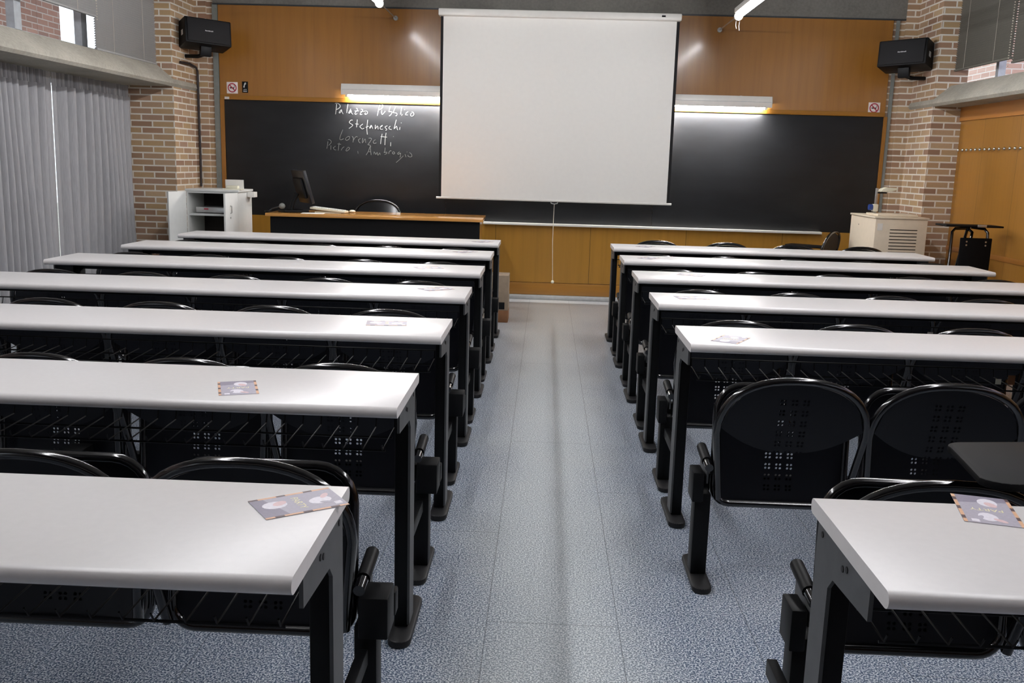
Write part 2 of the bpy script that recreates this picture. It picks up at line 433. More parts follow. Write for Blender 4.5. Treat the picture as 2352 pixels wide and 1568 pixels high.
# ------------------------------------------------------------------ curtains and blinds
def curtain(label, y0, y1, x, seed, open_at=0):
    rnd = random.Random(seed)
    n = int((y1-y0)/.007); xs = []; ph = rnd.uniform(0, 3); wl = .105
    for i in range(n+1):
        yy = y0+(y1-y0)*i/n
        ph += (y1-y0)/n/wl*math.pi
        if rnd.random() < .05: wl = rnd.uniform(.075, .14)
        xs.append((yy, 2*abs(math.sin(ph))**.75-1, ph))
    def sheet(zs, amp, back, fine):
        rows = []
        for z in zs:
            t = (z-.03)/1.92; r = []
            for yy, s_, p_ in xs:
                w_ = min(1, abs(yy-open_at)/.16) if open_at else 1
                px = x+amp*s_*w_*(.85+.25*math.sin(3*t+seed+yy*5))+.010*w_*math.sin(9*yy+3*t)*(1-t)-back*w_
                if fine: px += w_*fine*1.4*(2*abs(math.sin(yy*math.pi/.034))**.7-1)
                py = yy+.014*w_*math.sin(4*t+yy*11)*(1-t)
                if open_at and abs(yy-open_at) < .3: py += (1 if yy > open_at else -1)*(.030*t-.012)*(1-abs(yy-open_at)/.3)
                r.append((px, py, z))
            rows.append(r)
        return rows
    root = thing('curtain', label, 'curtain', (0, 0, 0), 0, 'curtains on the window side')
    MB().quads(sheet([.03+1.81*j/12 for j in range(13)], .062, 0, 0)).build('drape', 'curtain', root, smooth=80)
    MB().quads(sheet([1.838, 1.86, 1.89, 1.915, 1.945], .022, .012, .016)).build('heading_tape', 'curtain', root, smooth=80)
    return root
curtain('grey pleated curtain hanging next to the left brick pier', 7.414, 8.80, -3.90, 3, 7.405)
curtain('grey pleated curtain at the left frame edge, before the slit of daylight', 4.2, 7.406, -3.90, 5, 7.405)
rail = tag(MB().box(-4.01, -3.985, 2.0, 8.80, 1.922, 1.9505).build('curtain_rail', 'steel_strip'), 'grey curtain rail under the left concrete ledge', 'rail')

def blind(label, x, y0, y1, z0, z1, mat, sgn, chain_y, tilt=0):
    root = thing('venetian_blind', label, 'blind', (x, (y0+y1)/2, z0), 0, 'blinds over the high windows')
    h = z1-z0; n = int(h/.0185); L = (y1-y0)/2; mb = MB()
    for i in range(n):
        z = .02+i*.0185
        mb.prism([(-.010*sgn, z+.012), (.010*sgn, z-.0105), (.0108*sgn, z-.0095), (-.0092*sgn, z+.013)], 1, -L, L)
    mb.build('slats', mat, root, smooth=0)
    MB().box(-.012, .012, -L, L, 0, .016, .003).build('bottom_rail', mat, root)
    MB().box(-.016, .016, -L, L, h-.03, h, .003).build('head_rail', mat, root)
    mb = MB()
    for f in (-.62, .1, .74): mb.tube([(-.012*sgn, L*f, .01), (-.012*sgn, L*f, h-.02)], .0012, 6)
    mb.build('ladder_cord', 'cord', root)
    if chain_y is not None:
        mb = MB(); 
        for k in range(int((h-.05)/.02)): mb.ball((-.03*sgn, chain_y-(y0+y1)/2, -.02+k*.02), .0048)
        mb.build('pull_chain', 'cord', root)
    return root
blind('pale grey blind lowered to the ledge beside the left speaker', -3.635, 7.65, 9.26, 2.140, 3.2, 'blind_l', -1, 9.25)
blind('pale grey blind half raised over the bright left window', -3.62, 5.3, 7.635, 2.385, 3.2, 'blind_l', -1, 7.60)
blind('dark olive grey blind beside the right speaker', 3.62, 7.80, 9.33, 2.262, 3.2, 'blind_r', 1, 9.345)
blind('dark olive grey blind cut by the right frame edge', 3.62, 5.9, 7.775, 2.225, 3.2, 'blind_r', 1, 7.785)

# ------------------------------------------------------------------ chalkboard and what hangs on the front wall
bb = thing('chalkboard', 'wide black chalkboard across the front wall', 'chalkboard', (0, YW, .76))
for x0, x1 in ((-3.213, -1.006), (-1.003, 1.052), (1.055, 3.228)):
    MB().box(x0, x1, -.016, -.001, .0, 1.122, .001).build('slate_panel', 'board', bb)
MB().box(-.62, 2.72, -.085, -.002, -.018, .004, .003).build('chalk_tray', 'white_paint', bb)
YB = YW-.0175
A_, B_, C_, D_ = (740, 225, .05102), (850, 225, .05102), (740, 290, .05102), (830, 300, .05548)
ST = [
 (A_, 0, [[(650,270),(630,470),(600,730)],[(580,250),(640,230),(740,260),(810,350),(780,440),(650,520)],[(860,520),(800,590),(760,660),(800,670),(850,600),(870,520),(890,620),(945,720)],
   [(1160,270),(1130,440),(1100,670)],[(1290,490),(1230,600),(1190,670),(1240,680),(1290,570),(1310,580),(1320,670),(1380,735)],
   [(1530,460),(1585,500),(1570,560),(1500,640),(1475,710),(1510,740),(1570,700)],[(1460,585),(1640,580)],[(1750,500),(1820,530),(1810,590),(1730,680),(1710,740),(1760,750),(1800,730)],
   [(1730,620),(1850,610),(1980,590),(2040,630),(2020,710),(1940,740),(1920,700),(1960,660)]]),
 (B_, 0, [[(440,310),(390,480),(330,800)],[(330,240),(440,230),(560,300),(570,400),(500,490),(380,545)],[(530,550),(520,680),(560,740),(690,590)],[(920,370),(860,560),(850,620),(960,620),(985,660),(930,760),(860,810)],
   [(1160,375),(1070,580),(1055,660),(1180,680),(1215,730),(1190,790),(1150,800)],[(1440,390),(1400,560),(1375,740)],[(1450,730),(1420,790)],[(1550,515),(1560,535)],[(1710,610),(1620,690),(1610,760),(1700,760)],
   [(1870,690),(1820,740),(1840,810),(1920,810),(1970,730),(1940,650),(1880,630)]]),
 (A_, 0, [[(1370,1000),(1290,1000),(1220,1090),(1270,1150),(1370,1210),(1340,1270),(1210,1370)],[(1580,970),(1565,1130),(1545,1320)],[(1490,1165),(1630,1180)],[(1830,1170),(1700,1280),(1740,1340),(1800,1395),(1890,1355)],
   [(2050,980),(2030,1150),(2010,1400),(2030,1640)],[(1960,1320),(2090,1270)],[(2210,1220),(2130,1340),(2170,1350),(2220,1240),(2270,1380)]]),
 (B_, 0, [[(235,1210),(235,1390),(330,1260),(365,1410)],[(500,1300),(560,1230),(480,1280),(450,1360),(490,1415),(570,1405)],[(780,1250),(690,1290),(680,1330),(750,1410),(700,1470)],[(910,1270),(850,1330),(880,1400),(970,1420)],
   [(1180,980),(1130,1180),(1085,1390),(1190,1270),(1220,1390),(1250,1440)],[(1345,1310),(1330,1430)],[(1395,1110),(1405,1130)]]),
 (C_, 1, [[(930,150),(840,370),(790,560),(850,610),(970,555)],[(1250,500),(1180,460),(1080,520),(1050,590),(1110,630),(1200,580),(1240,520)],[(1350,455),(1400,540),(1385,720)],[(1400,640),(1470,520),(1540,465),(1590,490)],
   [(1620,620),(1720,545),(1640,615),(1660,710),(1720,750)],[(1830,530),(1810,750),(1930,570),(1955,740)],[(2090,540),(2200,540),(2210,600),(2130,730),(2060,830),(2150,850),(2190,930)]]),
 (D_, 0, [[(860,130),(820,350),(795,550)],[(1025,90),(990,300),(975,595)],[(800,245),(1060,270)],[(1215,480),(1210,640)],[(1320,237),(1330,250)]]),
 (D_, 1, [[(580,370),(500,440),(500,510),(560,530),(620,500)]]),
 (C_, 1, [[(255,680),(240,830),(205,1000)],[(270,600),(350,610),(410,700),(350,800),(290,860)],[(390,860),(385,1050)],[(490,970),(600,890),(510,970),(550,1050),(630,1065)],[(765,740),(740,900),(720,1090)],[(690,790),(850,815)],
   [(855,1080),(910,980),(990,920)],[(1140,960),(1070,1080),(1120,1110),(1230,1010),(1200,950),(1140,950)],[(1600,1110),(1615,1230)]]),
 (D_, 1, [[(360,650),(290,850),(195,1010)],[(365,650),(385,850),(400,1010)],[(270,870),(385,875)],[(515,980),(525,880),(560,920),(600,985),(650,900),(685,1020),(760,920),(775,1010)],[(985,700),(975,830),(940,910),(1040,890),(1050,940),(960,990)],
   [(1140,960),(1150,890),(1200,830),(1240,845)],[(1320,870),(1280,930),(1340,970),(1380,920),(1330,865)],[(1580,880),(1510,930),(1530,985),(1620,930),(1620,1000),(1600,1110)],[(1740,1040),(1600,1180),(1440,1320)],
   [(1805,975),(1850,1095)],[(1885,870),(1895,890)],[(1940,1010),(1930,1050),(2000,1085),(2085,1070),(2070,970),(1990,905)]]),
]
mb = MB()
for (ox, oy, s), dim, strokes in ST:
    mb.use('chalk_dim' if dim else 'chalk')
    for st in strokes:
        P = [at(ox+x*s, oy+y*s, 1, YB-.0006) for x, y in st]
        if len(P) > 2:   # round the hand's corners
            Q = []
            for i in range(len(P)-1):
                p0, p1, p2, p3 = P[max(i-1, 0)], P[i], P[i+1], P[min(i+2, len(P)-1)]
                for k in range(4):
                    t = k/4
                    Q.append(.5*((2*p1)+(p2-p0)*t+(2*p0-5*p1+4*p2-p3)*t*t+(3*p1-p0-3*p2+p3)*t**3))
            P = Q+[P[-1]]
        mb.tube(P, .0030 if not dim else .0028, 6, flat=(0, 1, 0))
tag(mb.build('chalk_writing', None), 'handwritten chalk words on the left of the chalkboard', 'writing')

# projection screen
sc = thing('projection_screen', 'large white pull-down projection screen before the chalkboard', 'screen', (.068, 9.25, 1.0))
MB().box(-1.145, 1.139, -.06, .06, 1.692, 1.758, .012).build('housing', 'white_paint', sc)
MB().box(-1.10, 1.10, -.0015, .0015, .0, 1.70).build('fabric', 'screen', sc)
for a, b in ((-1.125, -1.10), (1.10, 1.128)): MB().box(a, b, -.0018, .0018, .005, 1.70).build('black_border', 'black_cloth', sc)
MB().tube([(-1.148, 0, -.006), (1.148, 0, -.006)], .0105, 12).build('bottom_bar', 'white_paint', sc)
hx = at(1273, 466, 1, 9.25)
MB().tube([(hx.x-.068-.035, 0, -.012), (hx.x-.068-.03, 0, -.03), (hx.x-.068, -.0, -.036), (hx.x-.068+.03, 0, -.03), (hx.x-.068+.035, 0, -.012)], .0045, 8).build('pull_handle', 'silver', sc)
MB().box(.95, .985, -.062, -.058, 1.722, 1.738).build('rating_plate', 'black_plastic', sc)
hb = at(1269, 646, 1, 9.25)
pc = thing('pull_cord', 'thin pale pull cord with ball end under the screen', 'cord', (hx.x, 9.25, .96))
MB().tube([(0, 0, .005), (-.003, 0, -.35), (hb.x-hx.x, 0, hb.z-.96)], .0028, 6).build('string', 'cord', pc)
MB().ball((hb.x-hx.x, 0, hb.z-.96-.005), .016).build('ball', 'cream', pc)

# board lamps
def board_lamp(label, x0, x1, z):
    L = (x1-x0)/2
    t = thing('board_lamp', label, 'lamp', ((x0+x1)/2, YW, z), 0, 'white lamps over the chalkboard')
    MB().prism([(-.03, .106), (-.03, .04), (-.13, .006), (-.15, .0), (-.15, .056), (-.135, .106)], 0, -L, L, .004).build('housing', 'white_paint', t)
    MB().box(-L+.01, L-.01, -.152, -.149, .050, .054).build('groove', 'skirting', t)
    MB().tube([(-L+.05, -.085, .002), (L-.05, -.085, .002)], .013, 12).build('fluorescent_tube', 'tube_b', t)
    mb = MB()
    for sx in (-L+.045, L-.045): mb.box(sx-.012, sx+.012, -.10, -.07, -.015, .03)
    mb.build('tube_holder', 'white_paint', t)
    mb = MB()
    for sx in (-L+.28, L-.28): mb.box(sx-.01, sx+.01, -.03, .0, .03, .115)
    mb.build('wall_bracket', 'white_paint', t)
    return t
board_lamp('white lamp over the chalkboard left of the screen', -2.025, -.545, 1.950)
board_lamp('white lamp over the chalkboard right of the screen', .645, 2.125, 1.932)

# suspended lines of ceiling lamps
def ceiling_line(label, x, z, y1):
    t = thing('ceiling_lamp', label, 'lamp', (x, y1, z), 0, 'long fluorescent ceiling lamps')
    L = y1-.9
    MB().box(-.035, .035, -L, -.0, .03, .075, .006).build('channel', 'white_paint', t)
    MB().tube([(0, -L+.02, 0), (0, -.03, 0)], .019, 12).build('fluorescent_tube', 'tube_c', t)
    MB().cyl((0, -.03, .005), (0, .0, .005), .036, 16).build('end_cap', 'white_paint', t)
    mb = MB(); mb.tube([(0, 0, .012), (0, YW-.03-y1, .014)], .0055, 8); mb.build('support_rod', 'silver', t)
    MB().cyl((0, YW-.045-y1, .014), (0, YW-.02-y1, .014), .022, 16).build('wall_rosette', 'silver', t)
    mb = MB()
    for k in range(3): mb.tube([(0, -.4-k*2.6, .07), (0, -.4-k*2.6, CEIL-z)], .004, 6)
    mb.build('hanger', 'silver', t)
    return t
ceiling_line('suspended fluorescent lamp left of the screen', -1.512, 2.672, 8.53)
rl = ceiling_line('suspended fluorescent lamp right of the screen with dangling wires', 1.597, 2.635, 8.52)
mb = MB()
mb.tube([(-.012, .01, -.03), (-.012, .012, -.07), (-.004, .012, -.095)], .003, 6); mb.tube([(.018, .01, -.03), (.015, .012, -.07), (.02, .012, -.108)], .003, 6)
mb.build('loose_wire', 'white_paint', rl)

# signs
def no_smoking(label, px):
    a = at(px[0], px[1], 1, YW-.024); b = at(px[2], px[3], 1, YW-.024)
    w, h = abs(b.x-a.x), abs(a.z-b.z)
    t = thing('no_smoking_sign', label, 'sign', ((a.x+b.x)/2, YW-.0225, (a.z+b.z)/2), 0, 'no smoking signs')
    MB().box(-w/2, w/2, -.003, 0, -h/2, h/2, .0008).build('plate', 'sign_white', t)
    r = w*.36
    mb = MB(); mb.tube([(r*math.cos(i*math.pi/16), -.0035, r*math.sin(i*math.pi/16)) for i in range(32)], .0052, 8, closed=True, flat=(0, 1, 0))
    mb.tube([(-r*.7, -.0036, r*.7), (r*.7, -.0036, -r*.7)], .005, 8, flat=(0, 1, 0)); mb.build('prohibition_ring', 'red', t)
    mb = MB(); mb.box(-r*.62, r*.5, -.0042, -.003, -.006, .004); mb.tube([(r*.52, -.0038, .004), (r*.6, -.0038, .016), (r*.5, -.0038, .024)], .0022, 6)
    mb.build('cigarette_symbol', 'black_plastic', t)
    return t
no_smoking('white no smoking sign at the left end of the chalkboard', (520.5, 188, 546.5, 215))
no_smoking('white no smoking sign at the right end of the chalkboard', (1995.5, 235, 2020, 261))
a = at(556, 187, 1, YW-.024); b = at(570, 213, 1, YW-.024); w, h = b.x-a.x, a.z-b.z
t = thing('phone_sign', 'small black sign with a white handset symbol above the chalkboard', 'sign', ((a.x+b.x)/2, YW-.0225, (a.z+b.z)/2))
MB().box(-w/2, w/2, -.003, 0, -h/2, h/2, .0008).build('plate', 'black_plastic', t)
mb = MB(); mb.tube([(.010, -.0035, .036), (.0, -.0035, .034), (-.008, -.0035, .015), (-.012, -.0035, -.004)], [.009, .009, .005, .007], 8, flat=(0, 1, 0)); mb.build('handset_symbol', 'label_white', t)
mb = MB()
for z, w2 in ((-.022, .020), (-.036, .024), (-.042, .022)): mb.box(-w2*.8, w2*.8, -.0036, -.003, z-.0022, z+.0022)
mb.build('caption_lines', 'label_white', t)
a = at(516, 219.5, 1, YW-.03); tag(MB().box(a.x, a.x+.045, YW-.034, YW-.030, 1.886, 1.91).build('wall_label', 'label_white'), 'small grey label on the chalkboard corner under the left no smoking sign', 'label')

# ------------------------------------------------------------------ loudspeakers
def speaker(label, loc, rot, side):
    t = thing('loudspeaker', label, 'speaker', loc, 0, 'black wall loudspeakers'); t.rotation_euler = rot
    MB().box(-.215, .215, -.02, .24, -.118, .118, .012).build('cabinet', 'black_plastic', t)
    MB().box(-.195, .195, -.034, -.018, -.105, .105, .006).build('grille', 'black_cloth', t)
    mb = MB()   # maker's lettering, too small to read: a slanted pale script line
    for i in range(7): mb.box(-.035+i*.011, -.028+i*.011, -.0352, -.034, -.004-.001*(i % 2), .004+.002*(i % 3 == 0))
    mb.build('name_badge', 'label_white', t)
    mb = MB(); xs = -.216 if side < 0 else .216
    for i in range(4): mb.box(xs-.001, xs+.001, .05+i*.013, .06+i*.013, -.035, .012)
    mb.build('side_label', 'label_white', t)
    MB().prism([(.06, -.118), (.12, -.118), (.12, -.20), (.085, -.20)], 0, -.05, .05, .004).build('bracket', 'black_metal', t)
    MB().tube([(0, .10, -.18), (side*.05, .17, -.19), (side*.12, .32, -.16)], .018, 10).build('wall_arm', 'black_metal', t)
    return t
speaker('black loudspeaker on the left brick pier', (-3.20, 8.98, 2.462), (math.radians(-9), math.radians(2), math.radians(37)), -1)
speaker('black loudspeaker on the right brick pier', (3.175, 8.93, 2.424), (math.radians(-9), math.radians(-2), math.radians(-37)), 1)
# cable down the left pier
cb = thing('cable', 'dark cable running down the left brick pier', 'cable', (0, 0, 0))
MB().tube([(-3.462, 8.96, 2.185), (-3.45, 9.15, 2.19), (-3.452, 9.33, 2.172), (-3.452, 9.365, 2.14), (-3.452, 9.365, 1.6), (-3.448, 9.36, 1.3), (-3.452, 9.365, 1.03)], .012, 8).build('sheath', 'cable', cb)
MB().tube([(-3.44, 9.40, 2.13), (-3.44, 9.40, 1.5), (-3.435, 9.395, 1.05)], .0045, 6).build('thin_wire', 'cord', cb)

# chrome coat knobs on the right wall
hk = None
for px in (2203.3, 2213.6, 2222.9, 2233.1, 2243.1, 2253.5, 2264.3, 2275.5, 2286.7, 2298.1, 2310.1, 2322.4, 2334.8, 2347.2):
    p = at(px, 345-(px-2203)*.0285, 0, 3.70)
    if hk is None:
        hk = thing('coat_knob', 'small chrome coat knob in the row on the right wood wall', 'hook', (3.722, p.y, 1.572), 0, 'row of coat knobs on the right wall')
        MB().cyl((0, 0, 0), (-.022, 0, 0), .007, 10).build('stem', 'chrome', hk)
        MB().ball((-.03, 0, 0), .0145).build('knob', 'chrome', hk)
    else: dup(hk, hk['label'], (3.722, p.y, 1.572))

# ------------------------------------------------------------------ student desks
D = .4024; TH = .0286; HT = .75
LB = (-.3446, -2.757); RB = (.512, 2.857)
def desk_proto(L, label, sgn):
    """sgn=+1: aisle at +x (left block); -1: aisle at -x"""
    root = thing('classroom_desk', label, 'desk', (0, 0, 0), 0, 'long white student desks')
    r = TH/2; prof = []
    for i in range(9):
        a = -math.pi/2+math.pi*i/8; prof.append((D/2-r*.75+r*.75*math.cos(a), HT-r+r*math.sin(a)))
    for i in range(9):
        a = math.pi/2+math.pi*i/8; prof.append((-D/2+r+r*math.cos(a), HT-r+r*math.sin(a)))
    mb = MB(); mb.prism(prof, 0, -L/2, L/2); mb.build('desktop', 'laminate', root)
    for s in (1, -1):
        xo = s*(L/2-.012); xi = s*(L/2-.052)
        x0, x1 = min(xo, xi), max(xo, xi)
        leg = MB().box(x0, x1, D/2-.105, D/2-.035, .02, HT-TH, .004).build('leg', 'black_metal', root)
        xp0, xp1 = (xo-.002, xo+.005) if s > 0 else (xo-.005, xo+.002)
        yb, yf = D/2-.03, D/2-.04-.27
        MB().prism([(yb, .03), (yb, HT-TH), (yf, HT-TH), (yf, HT-TH-.062), (yb-.105, HT-TH-.075), (yb-.082, HT-TH-.10), (yb-.078, .03)], 0, xp0, xp1).build('side_plate', 'grey_plate', leg)
        mb = MB(); pts = []
        for i in range(13):
            a = math.pi*i/12; pts.append((.033*math.cos(a), .118+.033*math.sin(a)))
        for i in range(13):
            a = math.pi+math.pi*i/12; pts.append((.033*math.cos(a), -.118+.033*math.sin(a)))
        fm = Matrix.Translation((s*(L/2-.027), D/2-.045, 0))
        mb.prism(pts, 2, 0, .022, .006, fm); mb.build('foot', 'black_rubber', leg)
        mb = MB()
        for y, z in ((yb-.03, HT-.05), (yb-.15, HT-.062), (yb-.17, HT-.055)): mb.cyl((xo+s*.004, y, z), (xo+s*.0065, y, z), .006, 10)
        mb.build('bolt', 'black_rubber', leg)
    MB().box(-L/2+.05, L/2-.05, D/2-.09, D/2-.05, HT-TH-.055, HT-TH, .003).build('cross_rail', 'black_metal', root)
    mb = MB(); zr = .60
    n = int((L-.13)/.0515)
    for i in range(n+1):
        x = -L/2+.062+i*(L-.124)/n
        mb.tube([(x, D/2-.045, zr+.03), (x, D/2-.055, zr), (x, -.045, zr-.006), (x, -.056, zr+.012)], .0019, 6)
    for y, z in ((D/2-.045, zr+.03), (.07, zr-.006), (-.04, zr-.009)): mb.tube([(-L/2+.055, y, z), (L/2-.055, y, z)], .003, 6)
    mb.build('book_rack', 'wire', root)
    return root
def link_bar(root, L):
    for s in (1, -1):
        x = s*(L/2-.035)
        MB().box(x-.012, x+.012, D/2-.035, D/2+.30, .215, .255, .003).build('link_bar', 'black_metal', root)
ORD = ['first', 'second', 'third', 'fourth', 'fifth', 'sixth', 'seventh']
LD = {}
Ll, Lr = abs(LB[1]-LB[0]), RB[1]-RB[0]
xl, xr = sum(LB)/2, sum(RB)/2
YL = lambda k: 7.3573-(k-1)*.9534
YR = lambda k: 7.3546-(k-1)*.9467
def dlabel(side, k):
    if k == 1: return f'white desk in the {side} block, the row closest to the chalkboard'
    if side == 'left' and k == 7: return 'white desk in the left block, nearest the viewer with a glaring flyer'
    if side == 'right' and k == 7: return 'white desk cut off at the lower right corner, nearest the viewer'
    return f'white desk in the {side} block, {ORD[k-1]} row from the chalkboard'
for side, L, xc, Y, rows, sg in (('left', Ll, xl, YL, range(1, 8), 1), ('right', Lr, xr, YR, (1, 2, 3, 4, 5, 7), -1)):
    p1 = desk_proto(L, dlabel(side, 1), sg); p1.location = (xc, Y(1)-D/2, 0)
    p2 = copy_tree(p1); link_bar(p2, L); first = True
    for k in rows:
        if k == 1: continue
        o = p2 if first else copy_tree(p2); first = False
        o['label'] = dlabel(side, k); o.location = (xc, Y(k)-D/2, 0); LD[(side, k)] = o

# ------------------------------------------------------------------ benches of flip-up seats
def arch(w0, w1, zs, z0, zt, y0, lean, inset=0):
    pts = []
    for i in range(6):
        t = i/5; z = z0+(zs-z0)*t; pts.append((-(w0+(w1-w0)*t)+inset, z))
    n = 22
    for i in range(1, n):
        a = math.pi*(1-i/n); c, s_ = math.cos(a), math.sin(a); e = 2/2.35
        pts.append(((w1-inset)*math.copysign(abs(c)**e, c), zs+(zt-inset-zs)*abs(s_)**e))
    for i in range(6):
        t = 1-i/5; z = z0+(zs-z0)*t; pts.append(((w0+(w1-w0)*t)-inset, z))
    return [(x, y0-lean*(z-z0)-.0*z, z) for x, z in pts]
def backrest(parent, loc, frame='black_gloss', z_top=.712, rot=(0, 0, 0)):
    dz = z_top-.712
    yb = lambda z: -.015-.23*(z-.29)
    P = arch(.205, .234, .53+dz, .29+dz, z_top, -.015, .23)
    rows = []
    nx = 24; nz = 8
    def top(x):
        u = min(1, abs(x)/.222); return .53+dz+(.168)*(1-u**2.35)**(1/2.35)
    for j in range(nz+1):
        r = []
        for i in range(nx+1):
            x = -.222+.444*i/nx
            zb = .462+dz+.085*(abs(x)/.222)**2.2
            z = zb+(max(top(x), zb+.002)-zb)*j/nz
            r.append((x, yb(z-dz)+.012*(1-(x/.222)**2), z))
        rows.append(r)
    bk = MB().quads(rows, .004).build('backrest', 'perf', parent, loc, rot, smooth=60)
    MB().tube(P, .0125, 12).build('back_frame', frame, bk)
    return bk
def rrect(x, z0, z1, r0, r1, y0, y1, n=6):
    pts = []
    for cx, cz, r, a0 in ((-x+r0, z0+r0, r0, math.pi), (x-r0, z0+r0, r0, 1.5*math.pi), (x-r1, z1-r1, r1, 0), (-x+r1, z1-r1, r1, .5*math.pi)):
        for i in range(n+1):
            a = a0+.5*math.pi*i/n; px, pz = cx+r*math.cos(a), cz+r*math.sin(a)
            pts.append((px, y0+(y1-y0)*(pz-z0)/(z1-z0), pz))
    return pts
def folded_seat(parent, loc):
    P = rrect(.213, .250, .645, .055, .085, .03, .062)
    rows = []
    for j in range(9):
        z = .255+.385*j/8; r = []
        e0 = max(0, .055-(z-.25)); e1 = max(0, .085-(.645-z))
        w = .207-(.055-math.sqrt(max(0, .055**2-e0**2)))-(.085-math.sqrt(max(0, .085**2-e1**2)))
        for i in range(13):
            x = -w+2*w*i/12; r.append((x, .03+.032*(z-.25)/.395+.01*(1-(x/w)**2), z))
        rows.append(r)
    st = MB().quads(rows, .004).build('seat', 'perf', parent, loc, smooth=60)
    MB().tube(P, .0125, 12, closed=True).build('seat_frame', 'black_gloss', st)
    return st
def bench_proto(L, s, label, zt):
    root = thing('seat_bench', label, 'bench', (0, 0, 0), 0, 'rows of black flip-up seats')
    for i in range(5):
        cx = -s*(-L/2+.288+.479*i)
        backrest(root, (cx, 0, 0), z_top=zt); folded_seat(root, (cx, 0, 0))
    MB().box(-L/2+.02, L/2+.02, .072, .112, .275, .335, .004).build('beam', 'black_metal', root)
    for px in (s*(L/2-.033), 0, -s*(L/2-.10)):
        ss = s if px*s >= 0 else -s
        post = MB().box(px-.026, px+.026, -.03, .035, .02, .30, .004).build('post', 'black_metal', root)
        mb = MB(); pts = []
        for i in range(13):
            a = math.pi*i/12; pts.append((.032*math.cos(a), .112+.032*math.sin(a)))
        for i in range(13):
            a = math.pi+math.pi*i/12; pts.append((.032*math.cos(a), -.112+.032*math.sin(a)))
        mb.prism(pts, 2, 0, .02, .006, Matrix.Translation((px, 0, 0))); mb.build('foot', 'black_rubber', post)
        MB().box(px-.026+.012*ss, px+.026+.028*ss, -.045, .045, .275, .375, .004).build('hinge_box', 'black_plastic', post)
        if px != 0:
            tx = px-.010*ss
            MB().tube([(tx, -.05, .395), (tx, -.005, .400)], .0135, 12).build('arm_stub', 'black_gloss', post)
            MB().tube([(tx, .0, .401), (tx, .115, .416)], .0165, 12).build('arm_sleeve', 'black_plastic', post)
            MB().box(tx-.003, tx+.003, -.03, .10, .335, .40).build('arm_plate', 'grey_plate', post)
    return root
def blabel(side, k):
    if side == 'right' and k == 5: return 'row of black flip-up seats seen whole behind the fifth right desk'
    if side == 'right' and k == 6: return 'row of black flip-up seats just beyond the lower right desk'
    if side == 'left' and k == 6: return 'row of black flip-up seats just beyond the nearest left desk'
    return f'row of black flip-up seats behind the {ORD[k-1]} {side} desk from the chalkboard'
for side, L, xc, Y, sg in (('left', Ll, xl, YL, 1), ('right', Lr, xr, YR, -1)):
    p = bench_proto(L, sg, blabel(side, 1), .7275); p.location = (xc, Y(1)-.605, 0)
    p5 = bench_proto(L, sg, blabel(side, 5), .704); p5.location = (xc, Y(5)-.605, 0)
    for k in (2, 3, 4, 6): bn = dup(p if k < 5 else p5, blabel(side, k), (xc+(.075 if (side, k) == ('right', 6) else 0), Y(k)-.605, 0))
    if side == 'right':
        # writing tablet raised beside the first seat of this row
        mb = MB(); pts = []
        for cx, cy, a0 in ((.20, .10, 0), (-.06, .10, .5*math.pi), (-.14, -.13, math.pi), (.20, -.13, 1.5*math.pi)):
            for i in range(6):
                a = a0+.5*math.pi*i/5; pts.append((cx+.05*math.cos(a), cy+.05*math.sin(a)))
        mb.prism(pts, 2, -.008, .008, .004, Matrix.Translation((-.735, -.10, .757)) @ Matrix.Rotation(math.radians(8), 4, 'Z') @ Matrix.Rotation(math.radians(-3), 4, 'X'))
        tb = mb.build('writing_tablet', 'tablet_black', bn)
        MB().tube([(-.66, .0, .40), (-.66, -.07, .70), (-.70, -.10, .755)], .012, 10).build('tablet_post', 'black_gloss', tb)

# ------------------------------------------------------------------ single chairs before the first right desk
def chair(label, loc, rotz, group=None, tablet=False, z_top=.735):
    t = thing('black_chair', label, 'chair', loc, rotz, group); dz = z_top-.712; sz = min(dz, .14)
    backrest(t, (0, 0, 0), z_top=z_top)
    rows = [[(-.2+.4*i/8, .02+.40*j/6, .43+sz-.012*math.sin(math.pi*j/6)) for i in range(9)] for j in range(7)]
    st = MB().quads(rows, .006).build('seat', 'black_plastic', t, smooth=60)
    for sx in (-1, 1):
        mb = MB(); mb.tube([(sx*.21, -.14, .0), (sx*.205, .0, .28+dz), (sx*.205, -.012, .30+dz)], .011, 10); mb.build('leg', 'black_gloss', t)
        mb = MB(); mb.tube([(sx*.205, .0, .40+sz), (sx*.205, .36, .425+sz), (sx*.205, .40, .40+sz), (sx*.21, .43, .0)], .011, 10); mb.build('leg', 'black_gloss', t)
    if tablet:
        MB().box(.12, .30, -.02, .40, .625, .645, .006).build('writing_tablet', 'tablet_black', t)
        MB().tube([(.225, .02, .44), (.24, .05, .625)], .011, 8).build('tablet_post', 'black_gloss', t)
    return t
c0 = chair('black chair back rising above the front right desk, nearest the aisle', (at(1508, 552, 1, 7.9).x, 7.98, 0), 0, 'chairs before the first right desk')
for px, lab in ((1668, 'black chair back above the front right desk, second from the aisle'), (1822, 'black chair back above the front right desk, partly behind a writing tablet'), (1979, 'black chair back above the front right desk, before the beige cabinet')):
    dup(c0, lab, (at(px, 562, 1, 7.9).x, 7.98, 0))
p = at(1888, 560, 1, 8.93)
chair('black chair turned sideways with a writing tablet before the beige cabinet', (p.x, 8.93, 0), math.radians(56), None, True, .80)

